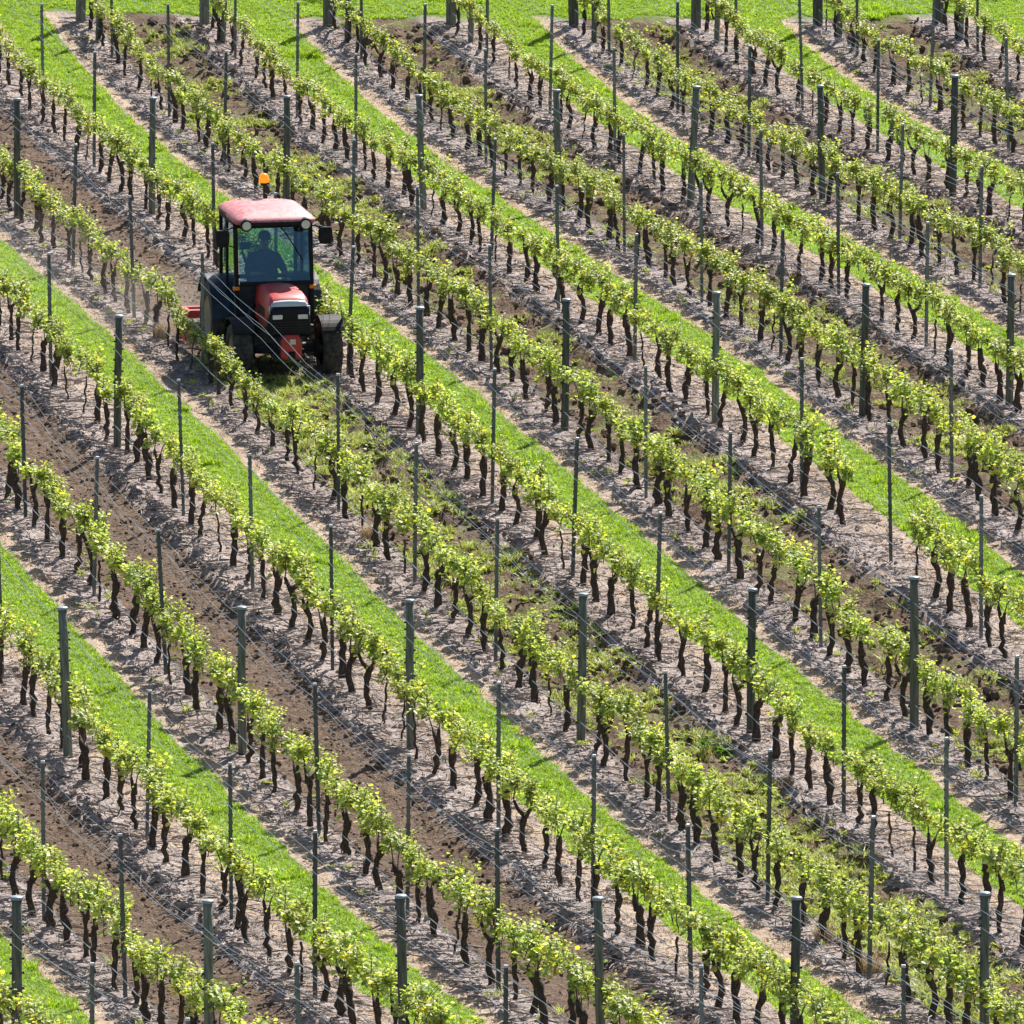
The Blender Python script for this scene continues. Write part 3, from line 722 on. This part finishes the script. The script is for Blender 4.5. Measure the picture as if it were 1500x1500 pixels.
c = MB(); c.loft([rrect(.585, .70, 2.27, 2.125, .10), rrect(.612, .66, 2.30, 2.165, .11), rrect(.605, .67, 2.29, 2.22, .12, dz=lambda x, y: .3 * rl(x, y)), rrect(.54, .78, 2.22, 2.285, .14, dz=rl), rrect(.38, .98, 2.05, 2.312, .16, dz=lambda x, y: .3 * rl(x, y))]).build('roof', m_roof, T, True)
c = MB(); c.box((0, .668, 2.135), (.74, .05, .05)).build('roof_visor', m_blk, T, bevel=.01)
for sx in (-1, 1):
    v = MB()
    for k in range(4): v.box((sx * .609, 1.75, 2.135 + k * .022), (.012, .55, .010))
    v.build('roof_vent', m_blk, T)
    w_ = MB(); w_.cyl((sx * .445, .78, 2.13), (sx * .445, .635, 2.12), .088, .092, 20); w_ = w_.build('work_light', m_blk, T, bevel=.006)
    l_ = MB(); l_.cyl((sx * .445, .64, 2.12), (sx * .445, .624, 2.12), .070, .062, 20).build('lens', m_lens, w_)
    i_ = MB(); i_.box((sx * .575, CF - .05, 1.245), (.10, .05, .055)).build('indicator', m_amber, T, bevel=.008)
# beacon
b = MB(); b.cyl((.10, 2.22, 2.25), (.10, 2.22, 2.50), .014); b.cyl((.10, 2.22, 2.49), (.10, 2.22, 2.53), .05, .055, 16); b = b.build('beacon_pole', m_blk, T)
c = MB(); c.lathe([(.052, 2.53), (.074, 2.535), (.076, 2.58), (.066, 2.635), (.040, 2.665), (.001, 2.672)], 20, 'z', (.10, 2.22, 0)).build('beacon', amberlit(), b, True)
# mirrors
for sx, xx, zz in ((-1, -.80, 1.93), (1, .75, 1.94)):
    a_ = MB(); a_.tube([(sx * .58, CF - .02, 2.07), (xx - sx * .08, CF - .16, 2.075), (xx, CF - .16, 2.06), (xx, CF - .15, 1.98)], .011, 8).tube([(sx * .59, CF - .02, 1.80), (xx, CF - .15, 1.86)], .009, 6); a_ = a_.build('mirror_arm', m_blk, T)
    h_ = MB(); h_.loft([rrect(.085, -.02, .02, -.12, .018), rrect(.10, -.035, .03, -.06, .025), rrect(.105, -.04, .03, .07, .025), rrect(.09, -.025, .025, .13, .018)]); h_ = h_.build('mirror_housing', m_blk, a_, bevel=.006); h_.location = (xx, CF - .16, zz)
for o_ in set(T.children) - _before_cab:            # cab a little taller: stretch what lies above the hood line
    for q_ in [o_] + list(o_.children):
        if q_.location.length > 0: q_.location.z += .08; continue
        me_ = q_.data; co = np.empty(len(me_.vertices) * 3, np.float32); me_.vertices.foreach_get('co', co); co = co.reshape(-1, 3)
        if q_.name.split('.')[0] in ('cab_frame', 'windscreen', 'wiper'):     # the windscreen leans back
            fr_ = co[:, 1] < 1.0; co[fr_, 1] += .22 * (np.clip(co[fr_, 2], 1.30, 2.2) - 1.70)
        co[:, 2] += .085 * np.clip((co[:, 2] - 1.32) / .7, 0, 1); me_.vertices.foreach_set('co', co.ravel())
# fenders
def arc_plate(x0, x1, cy, cz, rad, a0, a1, th, n=12):
    m = MB(); rings = []
    for k in range(n + 1):
        a = R(a0 + (a1 - a0) * k / n); cy_, sy_ = math.cos(a), math.sin(a)
        rings.append([(x0, cy - rad * cy_, cz + rad * sy_), (x1, cy - rad * cy_, cz + rad * sy_), (x1, cy - (rad + th) * cy_, cz + (rad + th) * sy_), (x0, cy - (rad + th) * cy_, cz + (rad + th) * sy_)])
    return m.loft(rings)
for sx in (-1, 1):
    xs = sorted((sx * .50, sx * .84)); arc_plate(xs[0], xs[1], 0, .43, .49, 40, 140, .018).build('front_fender', m_blk, T, bevel=.004)
    br = MB(); br.tube([(sx * .48, 0, .5), (sx * .46, .02, .85), (sx * .58, .02, .93)], .018, 6).build('fender_bracket', m_chas, T)
    xs = sorted((sx * .42, sx * .84)); f_ = arc_plate(xs[0], xs[1], 2.06, .60, .67, 8, 150, .022, 16)
    f_.loft([[(sx * .44, 2.06 - .68 * math.cos(R(a)), .60 + .68 * math.sin(R(a))) for a in range(10, 151, 14)], [(sx * .42, 2.06 - .68 * math.cos(R(a)), .60 + .68 * math.sin(R(a))) for a in range(10, 151, 14)]]).build('rear_fender', m_fend, T, bevel=.004)
c = MB(); c.tube([(-.34, .62, 1.02), (-.40, .55, 1.02), (-.42, .50, .75), (-.36, .40, .62)], .035, 8).build('exhaust', m_chas, T, True)
# inside the cab
c = MB(); c.loft([rrect(.24, 1.40, 1.86, .98, .06), rrect(.25, 1.38, 1.88, 1.06, .07), rrect(.22, 1.42, 1.84, 1.10, .06)]); c.loft([rrect(.22, 1.80, 1.92, 1.08, .04), rrect(.24, 1.82, 1.95, 1.35, .05), rrect(.20, 1.86, 1.97, 1.62, .04)]); c.box((0, 1.62, .88), (.3, .36, .22)).build('seat', m_blk, T)
c = MB(); c.box((.04, 1.0, 1.15), (.42, .16, .36)).build('dashboard', m_blk, T, bevel=.03)
c = MB(); th = np.linspace(0, 2 * math.pi, 25); c.tube([(.06 + .185 * math.cos(a), 1.20 + .13 * math.sin(a), 1.36 + .125 * math.sin(a)) for a in th], .014, 6); c.cyl((.06, 1.20, 1.36), (.06, 1.06, 1.24), .022); c.box((.06, 1.20, 1.36), (.34, .02, .02)); c.build('steering_wheel', m_blk, T)
c = MB(); c.box((-.40, 1.02, 1.85), (.16, .03, .11)); c.cyl((-.42, 1.0, 1.82), (-.50, .90, 1.75), .010); c.build('cab_monitor', m_blk, T, bevel=.006)

# ------------------------------------------------------------------ cultivator behind it
K = empty('cultivator', (TX, TY + 2.95, float(zland(TX, TY + 2.95)))); tag(K, "red tined cultivator hitched behind the tractor", 'cultivator')
c = MB(); c.box((0, 0, .52), (1.9, .12, .12)).box((0, .55, .50), (1.9, .10, .10)); [c.box((x, .27, .51), (.08, .46, .08)) for x in (-.9, -.3, .3, .9)]; c.build('frame', m_red, K, bevel=.01)
c = MB(); [c.tube([(x, -.05, .5), (x * .6, -.5, .62), (x * .5, -.8, .60)], .03, 8) for x in (-.5, .5)]; c.tube([(0, 0, .55), (0, -.3, .95), (0, -.75, .95)], .028, 8).build('hitch', m_red, K)
for i, x in enumerate(np.linspace(-.85, .85, 7)):
    t_ = MB(); yy = .0 if i % 2 else .55; t_.tube([(x, yy, .48), (x, yy + .14, .40), (x, yy + .12, .18), (x, yy - .02, -.03)], [.022, .02, .018, .012], 6).build('tine', m_chas, K)
for sx in (-1, 1):
    c = MB(); c.box((sx * .98, .22, .30), (.03, .62, .36)).build('side_shield', m_red, K, bevel=.01)
c = MB(); c.cyl((-.9, .95, .14), (.9, .95, .14), .15, n=14); [c.box((sx * .92, .75, .32), (.03, .5, .06)) for sx in (-1, 1)]; c.build('roller', m_chas, K)

# ------------------------------------------------------------------ driver
def driver():
    # joints in tractor coordinates
    J = dict(pel=(0, 1.66, 1.16), sp=(0, 1.70, 1.34), ch=(0, 1.69, 1.53), nk=(0, 1.66, 1.69), hb=(0, 1.64, 1.76), hm=(0, 1.625, 1.84), ht=(0, 1.635, 1.93), ns=(0, 1.53, 1.82))
    rad = dict(pel=(.16, .13), sp=(.155, .12), ch=(.175, .125), nk=(.062, .062), hb=(.072, .078), hm=(.082, .10), ht=(.060, .072), ns=(.014, .014))
    E_ = [('pel', 'sp'), ('sp', 'ch'), ('ch', 'nk'), ('nk', 'hb'), ('hb', 'hm'), ('hm', 'ht'), ('hm', 'ns')]
    for s, n in ((-1, 'r'), (1, 'l')):
        J.update({n + 'sh': (s * .20, 1.68, 1.585), n + 'el': (s * .29, 1.52, 1.36), n + 'wr': (.06 + s * .17, 1.30, 1.385), n + 'pa': (.06 + s * .165, 1.245, 1.405),
                  n + 'hi': (s * .10, 1.60, 1.13), n + 'kn': (s * .17, 1.20, 1.17), n + 'an': (s * .17, 1.10, .86), n + 'to': (s * .18, .98, .82)})
        rad.update({n + 'sh': (.075, .07), n + 'el': (.05, .05), n + 'wr': (.03, .034), n + 'pa': (.028, .04), n + 'hi': (.095, .09), n + 'kn': (.068, .068), n + 'an': (.045, .045), n + 'to': (.04, .03)})
        E_ += [('ch', n + 'sh'), (n + 'sh', n + 'el'), (n + 'el', n + 'wr'), (n + 'wr', n + 'pa'), ('pel', n + 'hi'), (n + 'hi', n + 'kn'), (n + 'kn', n + 'an'), (n + 'an', n + 'to')]
        for f in range(4):                                  # four fingers curled over the wheel rim
            fx = J[n + 'pa'][0] - .027 + .018 * f; k1, k2 = '%sf%da' % (n, f), '%sf%db' % (n, f)
            J[k1] = (fx, 1.205, 1.405); J[k2] = (fx, 1.185, 1.378 + .003 * f); rad[k1] = (.009, .009); rad[k2] = (.008, .008); E_ += [(n + 'pa', k1), (k1, k2)]
        J[n + 'th'] = (J[n + 'pa'][0] - s * .038, 1.235, 1.372); rad[n + 'th'] = (.010, .010); E_.append((n + 'pa', n + 'th'))
    names = list(J); me = bpy.data.meshes.new('person'); me.from_pydata([J[k] for k in names], [(names.index(a), names.index(b)) for a, b in E_], [])
    o = bpy.data.objects.new('person', me); COL.objects.link(o); o.location = (TX, TY, TZ)
    md = o.modifiers.new('skin', 'SKIN'); sv = me.skin_vertices[0].data
    for i, k in enumerate(names): sv[i].radius = rad[k]; sv[i].use_root = (k == 'pel')
    o.modifiers.new('sub', 'SUBSURF').levels = 2; o.modifiers['sub'].render_levels = 2; md.use_smooth_shade = True
    t = NT('driver_clothes_and_skin'); tc = t.n('ShaderNodeTexCoord').outputs['Object']; sp = t.n('ShaderNodeSeparateXYZ'); t.put(sp.inputs[0], tc)
    skin = t.math('MAXIMUM', t.step(sp.outputs[2], 1.705, .01), t.math('LESS_THAN', sp.outputs[1], 1.42)); skin = t.math('MULTIPLY', skin, t.math('GREATER_THAN', sp.outputs[2], 1.30))
    cl = t.mix(t.step(sp.outputs[2], 1.22, .02), (.035, .045, .07), t.ramp(t.noise(tc, 9, 3), [(.3, (.04, .07, .13)), (.7, (.06, .10, .18))]))
    me.materials.append(t.done(t.bsdf(t.mix(skin, cl, (.42, .24, .17)), .75)))
    tag(o, 'driver in dark blue shirt and cap sitting at the tractor wheel', 'person')
    c = MB(); c.lathe([(.094, 1.865), (.098, 1.89), (.088, 1.945), (.055, 1.975), (.001, 1.985)], 20, 'z', (0, 1.632, 0)); c.loft([rrect(.075, 1.46, 1.57, 1.868, .03), rrect(.075, 1.46, 1.57, 1.880, .03)]).build('cap', m_fend, o, True)
    f = MB()
    for s in (-1, 1): f.lathe([(.001, .012), (.009, .008), (.012, 0), (.009, -.008), (.001, -.012)], 8, 'z', (s * .032, 1.540, 1.845))
    f.build('eyes', m_blk, o, True)
    for s in (-1, 1): MB().lathe([(.001, .03), (.012, .02), (.014, 0), (.010, -.02), (.001, -.03)], 8, 'z', (s * .090, 1.63, 1.835)).build('ear', me.materials[0], o, True)
    MB().box((0, 1.545, 1.775), (.045, .012, .008)).build('mouth', pmat('lips', (.28, .10, .08), None, 5, .6), o, bevel=.003)
driver()

# ------------------------------------------------------------------ single plants that stand out
def grass_clump(name, px, label, cat, h, nb, cols, mt, spread=.10, wid=.006):
    x, y = px; me = tuft(nb, h, spread, .9, wid, cols); me.name = name
    o = link(name, me, mt); o.location = (x, y, float(zland(x, y) + micro(np.array([x]), np.array([y]))[0]) - .01)
    return tag(o, label, cat)
DC = [np.array((1., 1., 1.)), np.array((.85, .82, .8)), np.array((1.15, 1.1, 1.))]
grass_clump('dry_grass_clump', GROUND_PT(238, 497), "straw coloured dry grass clump close behind tractor's right rear wheel", 'grass clump', .30, 160, DC, mdry)
grass_clump('dry_grass_clump', GROUND_PT(1207, 1378), 'round dry grass clump under vines two rows left of tractor', 'grass clump', .24, 150, DC, mdry)
grass_clump('dry_grass_clump', GROUND_PT(1278, 1425), 'tall dry grass clump at the foot of a slim stake', 'grass clump', .34, 120, DC, mdry, .13)
grass_clump('dry_grass_clump', GROUND_PT(538, 790), 'small dry grass clump under vines just ahead of tractor', 'grass clump', .22, 90, DC, mdry)
for px, py, lb in ((1062, 1106, 'broad-leaved dark green weed at edge of the alley ahead of tractor'), (1035, 1096, 'smaller broad-leaved green weed beside a larger one in unworked alley')):
    x, y = GROUND_PT(px, py); o = link('broadleaf_weed', rosette(26, .17, GC), leafmat('broad_weed_leaf', (.13, .22, .06), (.2, .36, .06), rough=.4, tw=.4)); o.location = (x, y, float(zland(x, y)) + .02); tag(o, lb, 'weed')

# ------------------------------------------------------------------ dust hanging behind the cultivator
def dust(loc, rad, dens):
    bm = bmesh.new(); bmesh.ops.create_icosphere(bm, subdivisions=4, radius=1)
    for v in bm.verts:
        k = .8 + .4 * float(vnoise(v.co.x * 2 + 9, v.co.y * 2 + v.co.z * 3, 5)); v.co = Vector((v.co.x * rad[0], v.co.y * rad[1], v.co.z * rad[2])) * k
    me = bpy.data.meshes.new('dust_cloud'); bm.to_mesh(me); bm.free()
    t = NT('soil_dust'); v = t.n('ShaderNodeVolumePrincipled'); t.put(v.inputs['Color'], (.86, .78, .70)); v.inputs['Density'].default_value = dens; v.inputs['Anisotropy'].default_value = .3
    t.t.links.new(v.outputs[0], t.out.inputs['Volume']); me.materials.append(t.m)
    o = bpy.data.objects.new('dust_cloud', me); COL.objects.link(o); o.location = loc
    return tag(o, 'thin pale soil dust drifting behind the tractor', 'dust', kind='stuff')
dust((5.9, 12.5, .55), (1.4, 3.8, .75), .008)
dust((6.9, 9.6, .35), (1.1, 1.6, .6), .05)
